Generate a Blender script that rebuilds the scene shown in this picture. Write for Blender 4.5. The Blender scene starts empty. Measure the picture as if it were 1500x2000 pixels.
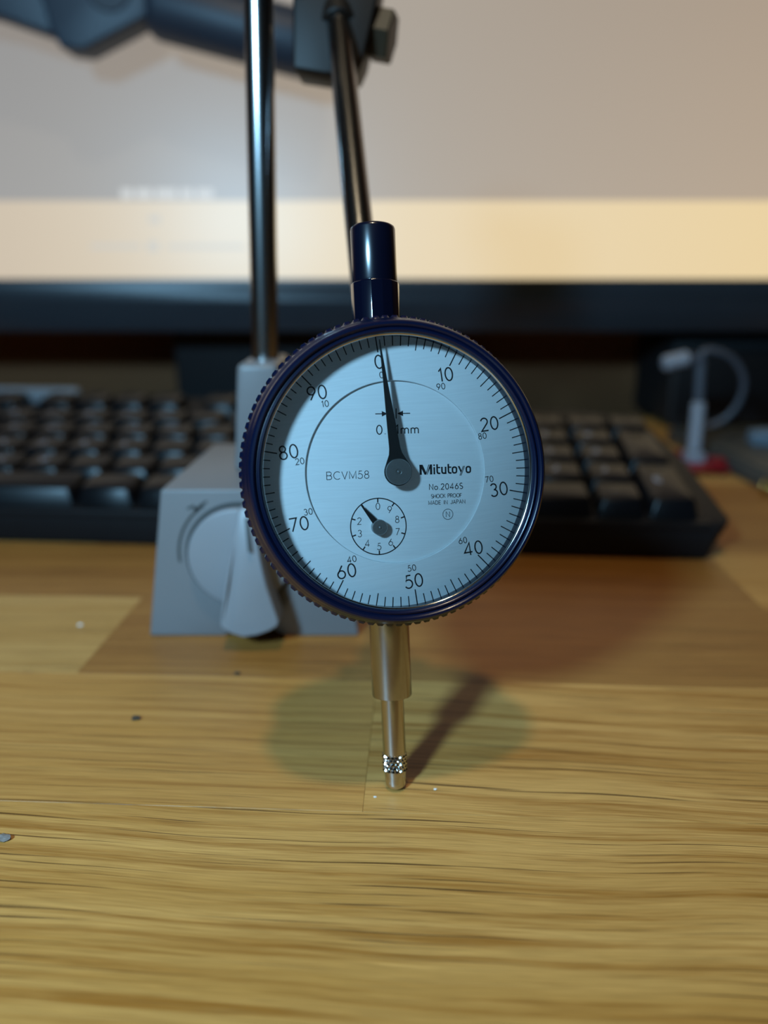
import bpy, bmesh, math, random
from mathutils import Vector, Matrix

# ------------------------------------------------------------------ camera, world, lights, exposure
S = bpy.context.scene
COL = S.collection
R = math.radians
U = 0.001                                   # all shapes are written in millimetres
PI = math.pi

cd = bpy.data.cameras.new('camera'); cam = bpy.data.objects.new('camera', cd); COL.objects.link(cam)
cam.location = (0, 0, 0.09995)
cam.rotation_euler = (R(90 - 17.2), 0, 0)
cd.sensor_fit = 'VERTICAL'; cd.sensor_height = 24; cd.sensor_width = 18
cd.lens = 24 * 1502 / 2000
cd.clip_start = 0.002; cd.clip_end = 20
cd.dof.use_dof = True
cd.dof.focus_distance = 0.1425
cd.dof.aperture_fstop = cd.lens / 3.6
S.camera = cam

W = bpy.data.worlds.new('dim_room'); S.world = W; W.use_nodes = True
W.node_tree.nodes['Background'].inputs[0].default_value = (0.9, 0.8, 0.7, 1)
W.node_tree.nodes['Background'].inputs[1].default_value = 0.004

def light(name, kind, loc, target, power, color, size):
    d = bpy.data.lights.new(name, kind); o = bpy.data.objects.new(name, d); COL.objects.link(o)
    o.location = loc; d.energy = power; d.color = color
    if kind == 'AREA':
        d.shape = 'DISK'; d.size = size
    else:
        d.shadow_soft_size = size
    o.rotation_euler = (Vector(target) - Vector(loc)).to_track_quat('-Z', 'Y').to_euler()
    return o
# cool desk lamp to the left behind the camera, and the neutral ceiling lamp overhead
light('cool_desk_lamp', 'AREA', (-0.205, -0.180, 0.290), (0.0, 0.14, 0.06), 3.3, (0.34, 0.69, 1.0), 0.060)
light('ceiling_lamp', 'POINT', (-0.018, -0.045, 0.80), (0, 0, 0), 6.8, (1.0, 0.81, 0.54), 0.027)

S.view_settings.view_transform = 'Standard'
S.view_settings.look = 'None'
S.view_settings.exposure = 0.0
S.view_settings.gamma = 1.0
S.view_settings.use_curve_mapping = False

# ------------------------------------------------------------------ materials
def mat(name, color, rough=0.5, metal=0.0, spec=0.5, coat=0.0, noise=0.0, nscale=200.0, bump=0.0, bscale=800.0, emit=None, estr=0.0):
    m = bpy.data.materials.new(name); m.use_nodes = True
    nt = m.node_tree; b = nt.nodes['Principled BSDF']
    b.inputs['Base Color'].default_value = (*color, 1)
    b.inputs['Roughness'].default_value = rough
    b.inputs['Metallic'].default_value = metal
    b.inputs['Specular IOR Level'].default_value = spec
    b.inputs['Coat Weight'].default_value = coat
    b.inputs['Coat Roughness'].default_value = 0.08
    if emit:
        b.inputs['Emission Color'].default_value = (*emit, 1); b.inputs['Emission Strength'].default_value = estr
    if noise or bump:
        tc = nt.nodes.new('ShaderNodeTexCoord')
    if noise:
        n = nt.nodes.new('ShaderNodeTexNoise'); n.inputs['Scale'].default_value = nscale; n.inputs['Detail'].default_value = 4
        nt.links.new(tc.outputs['Object'], n.inputs['Vector'])
        mx = nt.nodes.new('ShaderNodeMix'); mx.data_type = 'RGBA'
        mx.inputs[6].default_value = (*[c * (1 - noise) for c in color], 1)
        mx.inputs[7].default_value = (*[min(1, c * (1 + noise)) for c in color], 1)
        nt.links.new(n.outputs['Fac'], mx.inputs[0]); nt.links.new(mx.outputs[2], b.inputs['Base Color'])
    if bump:
        n2 = nt.nodes.new('ShaderNodeTexNoise'); n2.inputs['Scale'].default_value = bscale; n2.inputs['Detail'].default_value = 3
        nt.links.new(tc.outputs['Object'], n2.inputs['Vector'])
        bp = nt.nodes.new('ShaderNodeBump'); bp.inputs['Strength'].default_value = bump; bp.inputs['Distance'].default_value = 0.0003
        nt.links.new(n2.outputs['Fac'], bp.inputs['Height']); nt.links.new(bp.outputs['Normal'], b.inputs['Normal'])
    return m

NAVY = mat('navy_enamel', (0.0022, 0.0048, 0.020), 0.26, 0, 0.3, 0.1, noise=0.1, nscale=900)
NAVY_GLOSS = mat('navy_gloss', (0.002, 0.003, 0.010), 0.10, 0, 0.6, 0.6, noise=0.05)
NAVY_SATIN = mat('navy_satin_cap', (0.002, 0.003, 0.010), 0.22, 0.0, 0.7, 0.4, noise=0.05)
BLACK_INK = mat('black_ink', (0.004, 0.004, 0.006), 0.6, noise=0.05)
GREY_INK = mat('grey_ink', (0.03, 0.05, 0.06), 0.6, noise=0.05)
HAND_BLACK = mat('hand_black', (0.006, 0.006, 0.006), 0.45, noise=0.05)
STEEL = mat('satin_steel', (0.40, 0.40, 0.40), 0.17, 1.0, noise=0.06, nscale=900)
STEEL_POL = mat('polished_steel', (0.56, 0.55, 0.53), 0.13, 1.0, noise=0.04, nscale=900)
STEEL_DARK = mat('turned_steel', (0.36, 0.38, 0.38), 0.42, 1.0, noise=0.1, nscale=1500)
CHROME = mat('chrome_rod', (0.50, 0.50, 0.50), 0.20, 1.0, noise=0.05, nscale=300)
DARK_STEEL = mat('dark_chrome_rod', (0.30, 0.30, 0.30), 0.22, 1.0, noise=0.05, nscale=300)
STAND_GREY = mat('grey_paint', (0.17, 0.17, 0.175), 0.42, noise=0.04, nscale=120, bump=0.05, bscale=2500)
KNOB_GREY = mat('light_grey_plastic', (0.24, 0.245, 0.26), 0.40, noise=0.03, nscale=150)
SLOT_DARK = mat('dark_slot', (0.035, 0.04, 0.04), 0.6, noise=0.1)
CLAMP_DARK = mat('dark_cast_clamp', (0.011, 0.007, 0.005), 0.5, 0.0, 0.25, noise=0.1, nscale=300)
BRASSY = mat('dull_bolt', (0.024, 0.014, 0.005), 0.5, 0.0, noise=0.15, nscale=400)
BLACK_PL = mat('black_plastic', (0.006, 0.006, 0.007), 0.5, 0, 0.2, noise=0.1, nscale=200, bump=0.1, bscale=1800)
KEY_BLACK = mat('black_key', (0.004, 0.004, 0.005), 0.31, 0, 0.18, noise=0.1, nscale=300)
LEGEND = mat('key_legend', (0.35, 0.36, 0.42), 0.6, noise=0.05)
MEDIA = mat('silver_media_key', (0.16, 0.18, 0.20), 0.35, noise=0.05)
BEZEL_M = mat('monitor_bezel', (0.022, 0.030, 0.040), 0.38, noise=0.08, nscale=60)
ARM_BLUE = mat('navy_arm', (0.020, 0.031, 0.050), 0.5, noise=0.1, nscale=60)
ARM_HOLE = mat('navy_arm_pivot', (0.006, 0.009, 0.020), 0.5, noise=0.1, nscale=60)
WALL_BROWN = mat('brown_wall', (0.175, 0.070, 0.022), 0.8, noise=0.12, nscale=8)
SPK_BLACK = mat('matte_black', (0.004, 0.004, 0.005), 0.7, noise=0.1)
RED_PCB = mat('red_board', (0.22, 0.006, 0.010), 0.4, noise=0.1, nscale=300)
WHITE_PL = mat('white_plastic', (0.26, 0.28, 0.32), 0.4, noise=0.05)
CABLE_GREY = mat('grey_cable', (0.06, 0.07, 0.09), 0.45, noise=0.05)
SLATE = mat('slate_grey_slab', (0.05, 0.052, 0.048), 0.45, noise=0.08, nscale=30)
ICE = mat('pale_blue_plastic', (0.13, 0.18, 0.23), 0.45, noise=0.05)
BRASS = mat('brass', (0.85, 0.55, 0.15), 0.25, 1.0, noise=0.08)
CRUMB_DK = mat('dark_crumb', (0.06, 0.04, 0.025), 0.8, noise=0.3, nscale=2000)
CRUMB_GR = mat('grey_crumb', (0.22, 0.19, 0.17), 0.7, noise=0.4, nscale=1500)
CRUMB_LT = mat('white_crumb', (0.85, 0.82, 0.78), 0.7, noise=0.1, nscale=2000)

def dial_material():
    m = mat('silver_white_dial', (0.66, 0.70, 0.71), 0.38, 0.0, 0.5)
    nt = m.node_tree; b = nt.nodes['Principled BSDF']
    tc = nt.nodes.new('ShaderNodeTexCoord'); mp = nt.nodes.new('ShaderNodeMapping')
    mp.inputs['Scale'].default_value = (120, 2600, 120); mp.inputs['Rotation'].default_value = (0, 0, R(-3))
    n = nt.nodes.new('ShaderNodeTexNoise'); n.inputs['Scale'].default_value = 1; n.inputs['Detail'].default_value = 3
    nt.links.new(tc.outputs['Object'], mp.inputs[0]); nt.links.new(mp.outputs[0], n.inputs['Vector'])
    cr = nt.nodes.new('ShaderNodeValToRGB')
    cr.color_ramp.elements[0].position = 0.3; cr.color_ramp.elements[0].color = (0.64, 0.675, 0.685, 1)
    cr.color_ramp.elements[1].position = 0.7; cr.color_ramp.elements[1].color = (0.69, 0.73, 0.74, 1)
    nt.links.new(n.outputs['Fac'], cr.inputs[0]); nt.links.new(cr.outputs[0], b.inputs['Base Color'])
    return m
DIAL = dial_material()

def glass_material():
    m = bpy.data.materials.new('clear_crystal'); m.use_nodes = True
    nt = m.node_tree; nt.nodes.clear()
    o = nt.nodes.new('ShaderNodeOutputMaterial'); t = nt.nodes.new('ShaderNodeBsdfTransparent'); g = nt.nodes.new('ShaderNodeBsdfGlossy')
    g.inputs['Roughness'].default_value = 0.03; t.inputs[0].default_value = (0.97, 0.98, 0.98, 1)
    f = nt.nodes.new('ShaderNodeFresnel'); f.inputs['IOR'].default_value = 1.4
    mx = nt.nodes.new('ShaderNodeMixShader')
    nt.links.new(f.outputs[0], mx.inputs[0]); nt.links.new(t.outputs[0], mx.inputs[1]); nt.links.new(g.outputs[0], mx.inputs[2])
    nt.links.new(mx.outputs[0], o.inputs[0])
    return m
CRYSTAL = glass_material()

def oak_material(name, light, mid, dark, band, seed, contrast=1.0, turn=0.0):
    m = bpy.data.materials.new(name); m.use_nodes = True
    nt = m.node_tree; b = nt.nodes['Principled BSDF']; L = nt.links.new
    def nd(t): return nt.nodes.new(t)
    tc = nd('ShaderNodeTexCoord'); oi = nd('ShaderNodeObjectInfo')
    off = nd('ShaderNodeVectorMath'); off.operation = 'MULTIPLY_ADD'
    cmb = nd('ShaderNodeCombineXYZ'); L(oi.outputs['Random'], cmb.inputs[0]); L(oi.outputs['Random'], cmb.inputs[1])
    off.inputs[1].default_value = (7.3, 3.1, 0); off.inputs[2].default_value = (seed, seed * 0.37, 0)
    L(cmb.outputs[0], off.inputs[0])
    add = nd('ShaderNodeVectorMath'); L(tc.outputs['Object'], add.inputs[0]); L(off.outputs[0], add.inputs[1])
    # slow wander of the grain
    wn = nd('ShaderNodeTexNoise'); wn.inputs['Scale'].default_value = 9; wn.inputs['Detail'].default_value = 2
    L(add.outputs[0], wn.inputs['Vector'])
    wv = nd('ShaderNodeVectorMath'); wv.operation = 'MULTIPLY_ADD'; wv.inputs[1].default_value = (0, 0.012, 0)
    rt = nd('ShaderNodeMapping'); rt.inputs['Rotation'].default_value = (0, 0, R(turn)); L(add.outputs[0], rt.inputs[0])
    L(wn.outputs['Color'], wv.inputs[0]); L(rt.outputs[0], wv.inputs[2])
    def streak(sx, sy, detail, rough=0.6):
        mp = nd('ShaderNodeMapping'); mp.inputs['Scale'].default_value = (sx, sy, 1)
        L(wv.outputs[0], mp.inputs[0])
        n = nd('ShaderNodeTexNoise'); n.inputs['Scale'].default_value = 1; n.inputs['Detail'].default_value = detail; n.inputs['Roughness'].default_value = rough
        L(mp.outputs[0], n.inputs['Vector']); return n.outputs['Fac']
    def ramp(fac, p0, p1, c0=(0, 0, 0, 1), c1=(1, 1, 1, 1)):
        r = nd('ShaderNodeValToRGB'); r.color_ramp.elements[0].position = p0; r.color_ramp.elements[1].position = p1
        r.color_ramp.elements[0].color = c0; r.color_ramp.elements[1].color = c1; L(fac, r.inputs[0]); return r.outputs[0]
    def mix(f, a, c, kind='MIX', k=1.0):
        x = nd('ShaderNodeMix'); x.data_type = 'RGBA'; x.blend_type = kind
        if isinstance(f, float): x.inputs[0].default_value = f
        else: L(f, x.inputs[0])
        if isinstance(a, tuple): x.inputs[6].default_value = a
        else: L(a, x.inputs[6])
        if isinstance(c, tuple): x.inputs[7].default_value = c
        else: L(c, x.inputs[7])
        return x.outputs[2]
    broad = streak(5, band, 3)
    c1 = mix(ramp(broad, 0.36, 0.64), (*mid, 1), (*light, 1))
    med = streak(9, band * 4.4, 5, 0.7)
    c2 = mix(ramp(med, 0.47, 0.64, c1=(0.92 * contrast,) * 3 + (1,)), c1, (*dark, 1))
    lightfl = streak(22, band * 6.5, 3)
    c3 = mix(ramp(lightfl, 0.62, 0.78, c1=(0.55,) * 3 + (1,)), c2, (*[min(1, v * 1.25) for v in light], 1))
    fine = streak(30, band * 22, 3)
    c4 = mix(ramp(fine, 0.56, 0.72, c1=(0.55,) * 3 + (1,)), c3, (*[v * 0.72 for v in dark], 1))
    pore = streak(13, band * 19.0, 2)
    pr = ramp(pore, 0.62, 0.67, c1=(0.85,) * 3 + (1,))
    c5 = mix(pr, c4, (dark[0] * 0.22, dark[1] * 0.22, dark[2] * 0.25, 1))
    fib = streak(90, band * 45, 2)
    c6 = mix(1.0, c5, ramp(fib, 0.3, 0.7, c0=(0.80, 0.78, 0.74, 1), c1=(1.12, 1.12, 1.12, 1)), 'MULTIPLY')
    L(c6, b.inputs['Base Color'])
    b.inputs['Roughness'].default_value = 0.42
    b.inputs['Specular IOR Level'].default_value = 0.4
    bp = nd('ShaderNodeBump'); bp.inputs['Strength'].default_value = 0.35; bp.inputs['Distance'].default_value = 0.0002
    L(mix(0.5, fine, pr), bp.inputs['Height']); bp.invert = True
    L(bp.outputs['Normal'], b.inputs['Normal'])
    return m
OAK_STRIPED = oak_material('oak_striped', (0.64, 0.335, 0.095), (0.50, 0.240, 0.055), (0.33, 0.125, 0.016), 80, 0.0, 1.0, 2.2)
OAK_PLAIN = oak_material('oak_plain', (0.57, 0.285, 0.075), (0.49, 0.228, 0.050), (0.33, 0.13, 0.024), 120, 1.7, 0.7)
OAK_DARK = oak_material('oak_orange', (0.38, 0.17, 0.038), (0.31, 0.128, 0.027), (0.22, 0.08, 0.015), 110, 3.1, 0.6)
OAK_PALE = oak_material('oak_pale', (0.58, 0.33, 0.105), (0.50, 0.265, 0.072), (0.36, 0.165, 0.036), 130, 5.2, 0.7)

# ------------------------------------------------------------------ helpers
def mesh_obj(name, verts, faces, m, parent=None, smooth=False, sharp=None):
    me = bpy.data.meshes.new(name)
    me.from_pydata([(v[0] * U, v[1] * U, v[2] * U) for v in verts], [], faces)
    me.update()
    if smooth:
        me.polygons.foreach_set('use_smooth', [True] * len(me.polygons))
        if sharp is not None: me.set_sharp_from_angle(angle=R(sharp))
    me.materials.append(m)
    o = bpy.data.objects.new(name, me); COL.objects.link(o)
    if parent is not None: o.parent = parent
    return o

def fixn(o):
    bm = bmesh.new(); bm.from_mesh(o.data); bmesh.ops.recalc_face_normals(bm, faces=bm.faces); bm.to_mesh(o.data); bm.free(); return o

def tag(o, label, cat, group=None, kind=None):
    o['label'] = label; o['category'] = cat
    if group: o['group'] = group
    if kind: o['kind'] = kind
    return o

def empty(name, loc_mm, rot=None):
    o = bpy.data.objects.new(name, None); COL.objects.link(o)
    o.empty_display_size = 0.005
    M = Matrix.Translation(Vector(loc_mm) * U)
    if rot is not None: M = M @ rot.to_4x4()
    o.matrix_world = M
    return o

def lathe(profile, n, fn, close_a=True, close_b=True):
    """profile of (r, h); fn(r, angle, h) -> point"""
    V = []; F = []; rows = []
    for r, h in profile:
        if r < 1e-6:
            rows.append([len(V)]); V.append(fn(0, 0, h))
        else:
            rows.append(list(range(len(V), len(V) + n)))
            V += [fn(r, 2 * PI * k / n, h) for k in range(n)]
    for a, b in zip(rows, rows[1:]):
        for k in range(n):
            k2 = (k + 1) % n
            if len(a) == 1 and len(b) == 1: continue
            if len(a) == 1: F.append((a[0], b[k], b[k2]))
            elif len(b) == 1: F.append((a[k], b[0], a[k2]))
            else: F.append((a[k], b[k], b[k2], a[k2]))
    if close_a and len(rows[0]) > 1: F.append(tuple(rows[0]))
    if close_b and len(rows[-1]) > 1: F.append(tuple(reversed(rows[-1])))
    return V, F

def bevel_mesh(o, w, seg=2, angle=30):
    bm = bmesh.new(); bm.from_mesh(o.data)
    bmesh.ops.recalc_face_normals(bm, faces=bm.faces)
    es = [e for e in bm.edges if len(e.link_faces) == 2 and e.calc_face_angle(0) > R(angle)]
    bmesh.ops.bevel(bm, geom=es, offset=w * U, segments=seg, profile=0.5, affect='EDGES', clamp_overlap=True)
    bm.to_mesh(o.data); bm.free()
    o.data.polygons.foreach_set('use_smooth', [True] * len(o.data.polygons))
    o.data.set_sharp_from_angle(angle=R(40))
    return o

def box(name, lo, hi, m, parent=None, bev=0.0, seg=2):
    x0, y0, z0 = lo; x1, y1, z1 = hi
    V = [(x0, y0, z0), (x1, y0, z0), (x1, y1, z0), (x0, y1, z0), (x0, y0, z1), (x1, y0, z1), (x1, y1, z1), (x0, y1, z1)]
    F = [(0, 3, 2, 1), (4, 5, 6, 7), (0, 1, 5, 4), (1, 2, 6, 5), (2, 3, 7, 6), (3, 0, 4, 7)]
    o = mesh_obj(name, V, F, m, parent)
    if bev: bevel_mesh(o, bev, seg)
    return o

def prism(name, poly, fn0, fn1, m, parent=None, bev=0.0, seg=2):
    """poly points mapped through fn0 (one end) and fn1 (other end)"""
    n = len(poly)
    V = [fn0(p) for p in poly] + [fn1(p) for p in poly]
    F = [tuple(range(n)), tuple(range(2 * n - 1, n - 1, -1))] + [(k, k + n, (k + 1) % n + n, (k + 1) % n) for k in range(n)]
    o = mesh_obj(name, V, F, m, parent)
    fixn(o)
    if bev: bevel_mesh(o, bev, seg)
    return o

def frame_from(d):
    d = Vector(d).normalized(); a = Vector((0, 0, 1)) if abs(d.z) < 0.9 else Vector((1, 0, 0))
    u = d.cross(a).normalized(); v = d.cross(u).normalized(); return d, u, v

def rod(name, a, b, r, m, parent=None, n=40, bev=0.4, profile=None):
    a = Vector(a); b = Vector(b); d, u, v = frame_from(b - a); L = (b - a).length
    prof = profile or [(r - bev, 0), (r, bev), (r, L - bev), (r - bev, L)]
    V, F = lathe(prof, n, lambda rr, t, h: a + d * h + u * rr * math.cos(t) + v * rr * math.sin(t))
    return fixn(mesh_obj(name, V, F, m, parent, True, 35))

def tube_path(name, pts, r, m, parent=None, n=12):
    pts = [Vector(p) for p in pts]; V = []; F = []
    u = None
    for i, p in enumerate(pts):
        t = (pts[min(i + 1, len(pts) - 1)] - pts[max(i - 1, 0)]).normalized()
        if u is None: _, u, _ = frame_from(t)
        u = (u - t * u.dot(t)).normalized(); v = t.cross(u)
        V += [p + (u * math.cos(2 * PI * k / n) + v * math.sin(2 * PI * k / n)) * r for k in range(n)]
    for i in range(len(pts) - 1):
        for k in range(n):
            F.append((i * n + k, i * n + (k + 1) % n, (i + 1) * n + (k + 1) % n, (i + 1) * n + k))
    F.append(tuple(range(n))); F.append(tuple(range(len(V) - 1, len(V) - n - 1, -1)))
    return fixn(mesh_obj(name, V, F, m, parent, True, 60))

def bez(pts, n=24):
    """Catmull-Rom through points"""
    P = [Vector(p) for p in pts]; P = [P[0] * 2 - P[1]] + P + [P[-1] * 2 - P[-2]]; out = []
    for i in range(1, len(P) - 2):
        for k in range(n):
            t = k / n; a, b, c, d = P[i - 1:i + 3]
            out.append(0.5 * ((2 * b) + (c - a) * t + (2 * a - 5 * b + 4 * c - d) * t * t + (3 * b - a - 3 * c + d) * t ** 3))
    out.append(P[-2]); return out

# ---- stroke lettering: each glyph is centre-lines on a unit-height grid
def arc(cx, cy, rx, ry, a0, a1, n=18):
    return [(cx + rx * math.cos(R(a0 + (a1 - a0) * k / n)), cy + ry * math.sin(R(a0 + (a1 - a0) * k / n))) for k in range(n + 1)]
G = {
 '0': (0.58, [arc(.29, .5, .29, .5, 90, 450, 32)]),
 '1': (0.26, [[(.0, .80), (.20, 1.0), (.20, 0)]]),
 '2': (0.56, [arc(.28, .73, .27, .27, 165, -38) + [(0, 0), (.56, 0)]]),
 '3': (0.54, [arc(.26, .765, .235, .235, 155, -90, 16) , arc(.26, .265, .27, .265, 90, -155, 18)]),
 '4': (0.66, [[(.48, 0), (.48, 1.0), (0, .24), (.66, .24)]]),
 '5': (0.56, [[(.50, 1), (.17, 1), (.08, .55)] + arc(.25, .33, .31, .33, 122, -150, 20)]),
 '6': (0.58, [[(.42, 1.0), (.045, .42)], arc(.29, .30, .29, .30, 0, 360, 28)]),
 '7': (0.56, [[(0, 1), (.56, 1), (.14, 0)]]),
 '8': (0.54, [arc(.27, .77, .22, .23, 0, 360, 24), arc(.27, .27, .27, .27, 0, 360, 28)]),
 '9': (0.58, [[(.16, 0), (.535, .58)], arc(.29, .70, .29, .30, 0, 360, 28)]),
 '.': (0.06, [[(.03, 0), (.03, .07)]]),
 'm': (0.80, [[(0, 0), (0, .62)], arc(.2, .42, .2, .2, 180, 0, 12) + [(.4, 0)], arc(.6, .42, .2, .2, 180, 0, 12) + [(.8, 0)]]),
 'o': (0.60, [arc(.3, .31, .3, .31, 0, 360, 24)]),
 'A': (0.72, [[(0, 0), (.36, 1), (.72, 0)], [(.13, .33), (.59, .33)]]),
 'B': (0.60, [[(0, 0), (0, 1), (.32, 1)] + arc(.32, .755, .24, .245, 90, -90, 12) + [(0, .51)], [(.3, .51)] + arc(.33, .255, .27, .255, 90, -90, 12) + [(0, 0)]]),
 'C': (0.74, [arc(.45, .5, .45, .5, 48, 312, 26)]),
 'D': (0.68, [[(0, 0), (0, 1), (.25, 1)] + arc(.25, .5, .43, .5, 90, -90, 18) + [(0, 0)]]),
 'E': (0.52, [[(.52, 1), (0, 1), (0, 0), (.52, 0)], [(0, .51), (.48, .51)]]),
 'F': (0.50, [[(.5, 1), (0, 1), (0, 0)], [(0, .51), (.45, .51)]]),
 'G': (0.80, [arc(.45, .5, .45, .5, 48, 360, 26) + [(.5, .5)]]),
 'H': (0.66, [[(0, 0), (0, 1)], [(.66, 0), (.66, 1)], [(0, .52), (.66, .52)]]),
 'I': (0.04, [[(.02, 0), (.02, 1)]]),
 'J': (0.46, [[(.46, 1), (.46, .25)] + arc(.23, .25, .23, .25, 0, -170, 12)]),
 'K': (0.62, [[(0, 0), (0, 1)], [(.58, 1), (0, .40)], [(.2, .6), (.62, 0)]]),
 'L': (0.48, [[(0, 1), (0, 0), (.48, 0)]]),
 'M': (0.78, [[(0, 0), (0, 1), (.39, .1), (.78, 1), (.78, 0)]]),
 'N': (0.68, [[(0, 0), (0, 1), (.68, 0), (.68, 1)]]),
 'O': (0.88, [arc(.44, .5, .44, .5, 0, 360, 28)]),
 'P': (0.56, [[(0, 0), (0, 1), (.3, 1)] + arc(.3, .74, .26, .26, 90, -90, 12) + [(0, .48)]]),
 'R': (0.60, [[(0, 0), (0, 1), (.3, 1)] + arc(.3, .74, .26, .26, 90, -90, 12) + [(0, .48)], [(.28, .48), (.6, 0)]]),
 'S': (0.56, [arc(.28, .75, .26, .25, 40, 270, 14) + arc(.28, .25, .28, .25, 90, -145, 14)]),
 'U': (0.64, [[(0, 1), (0, .32)] + arc(.32, .32, .32, .32, 180, 360, 14) + [(.64, 1)]]),
 'V': (0.70, [[(0, 1), (.35, 0), (.70, 1)]]),
 'Y': (0.68, [[(0, 1), (.34, .48), (.34, 0)], [(.68, 1), (.34, .48)]]),
 ' ': (0.45, []),
}
def ribbon(V, F, pts, w, z, closed=False):
    """flat ribbon of width w along pts with mitred joints"""
    if len(pts) > 2 and math.dist(pts[0], pts[-1]) < 1e-6: closed = True; pts = pts[:-1]
    n = len(pts); P = [Vector((p[0], p[1])) for p in pts]; base = len(V)
    for i in range(n):
        if closed: a = P[i] - P[i - 1]; b = P[(i + 1) % n] - P[i]
        else:
            a = P[i] - P[i - 1] if i else P[1] - P[0]; b = P[i + 1] - P[i] if i < n - 1 else P[-1] - P[-2]
        a.normalize(); b.normalize(); na = Vector((-a.y, a.x)); nb = Vector((-b.y, b.x)); mm = na + nb
        if mm.length < 1e-4: mm = na.copy()
        mm.normalize(); k = min(1.0 / max(mm.dot(na), 0.3), 2.2)
        V.append((P[i].x + mm.x * w / 2 * k, P[i].y + mm.y * w / 2 * k, z)); V.append((P[i].x - mm.x * w / 2 * k, P[i].y - mm.y * w / 2 * k, z))
    for i in range(n if closed else n - 1):
        j = (i + 1) % n; F.append((base + 2 * i, base + 2 * i + 1, base + 2 * j + 1, base + 2 * j))
def text_geo(V, F, s, cx, cy, h, w, z, width=None, gap=0.22, rot=0.0, map3=None):
    """lettering centred on (cx, cy)"""
    tot = sum(G[c][0] for c in s) + gap * (len(s) - 1); sx = (width / (tot * h)) if width else 1.0
    x = 0; c0, s0 = math.cos(rot), math.sin(rot)
    for c in s:
        gw, strokes = G[c]
        for st in strokes:
            q = []
            for (a, b) in st:
                lx = (x + a - tot / 2) * h * sx; ly = (b - 0.5) * h
                q.append((cx + lx * c0 - ly * s0, cy + lx * s0 + ly * c0))
            ribbon(V, F, q, w, z)
        x += gw + gap
def flat(name, V, F, m, parent):
    o = mesh_obj(name, V, F, m, parent)
    # all print faces look outward (+z of the plate)
    me = o.data; bm = bmesh.new(); bm.from_mesh(me)
    for f in bm.faces:
        f.normal_update()
        if f.normal.z < 0: f.normal_flip()
    bm.to_mesh(me); bm.free(); return o

# ------------------------------------------------------------------ desk of oak staves, back wall
GRAIN = R(-2.6)
desk = empty('oak_desk', (0, 300, 0), Matrix.Rotation(GRAIN, 3, 'Z'))
tag(desk, 'oiled oak desk top of glued staves under everything', 'desk')
def desk_local(x, y):       # world mm -> desk-local mm
    c, s = math.cos(-GRAIN), math.sin(-GRAIN); X = x; Y = y - 300
    return (X * c - Y * s, X * s + Y * c)
row_edges = [-135, -79, -27, 24.5, 75, 125.5, 176.5, 226, 276, 326, 376, 426, 477, 528, 570]   # world y at x=0
def seam(x, y): return desk_local(x, y)[0]
rows_cut = {
 3: [-900, seam(-330, 75), seam(260, 75), 900],
 4: [-900, seam(-300, 100), seam(330, 100), 900],
 5: [-900, seam(-420, 150), seam(-4.2, 125), seam(310, 150), 900],
 6: [-900, seam(-350, 200), seam(-79.3, 205), seam(240, 205), 900],
 7: [-900, seam(-250, 250), seam(120, 250), 900],
 8: [-900, seam(-110, 300), seam(330, 300), 900],
}
tones = {(4, 1): OAK_STRIPED, (5, 1): OAK_PLAIN, (5, 2): OAK_STRIPED, (6, 1): OAK_PALE, (6, 2): OAK_DARK, (7, 1): OAK_DARK, (7, 0): OAK_PLAIN, (8, 1): OAK_DARK}
rng = random.Random(4)
for i in range(len(row_edges) - 1):
    y0 = desk_local(0, row_edges[i])[1]; y1 = desk_local(0, row_edges[i + 1])[1]
    cuts = rows_cut.get(i) or [-900, -520 + rng.uniform(0, 200), -60 + rng.uniform(-120, 160), 420 + rng.uniform(-100, 150), 900]
    for j in range(len(cuts) - 1):
        m = tones.get((i, j)) or rng.choice([OAK_STRIPED, OAK_PLAIN, OAK_DARK, OAK_PALE])
        g = 0.02
        o = box('stave', (cuts[j] + g, y0 + g, -28), (cuts[j + 1] - g, y1 - g, 0), m, desk)
        bevel_mesh(o, 0.05, 1)
        for v in o.data.polygons: v.use_smooth = False

FLOOR_M = mat('dark_floor', (0.10, 0.07, 0.05), 0.6, noise=0.2, nscale=6)
fl = box('floor', (-1300, -1300, -790), (1300, 640, -750), FLOOR_M); fl['kind'] = 'structure'
for lx in (-840, 790):
    for ly in (-380, 280): box('leg', (lx, ly, -750), (lx + 50, ly + 50, -28), OAK_PLAIN, desk)
wall = box('wall_back', (-1300, 600, -750), (1300, 640, 1500), WALL_BROWN)
wall['kind'] = 'structure'; wall['label'] = 'dark brown wall behind the desk, seen below the monitor'

# ------------------------------------------------------------------ monitor
MON_Y = 500.0
mon = empty('monitor', (-55, 560, 0)); tag(mon, 'wide black-framed monitor with a glowing pale screen', 'monitor')
def ml(p): return (p[0] + 55, p[1] - 560, p[2])
X0, X1 = -425, 330; ZB, ZS, ZT = 64.8, 97.2, 500
def mbox(name, lo, hi, m, bev=0, parent=mon): return box(name, ml(lo), ml(hi), m, parent, bev)
mbox('housing', (X0 + 2, MON_Y + 4, ZB + 3), (X1 - 2, MON_Y + 42, ZT + 14), BLACK_PL, 6)
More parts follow.
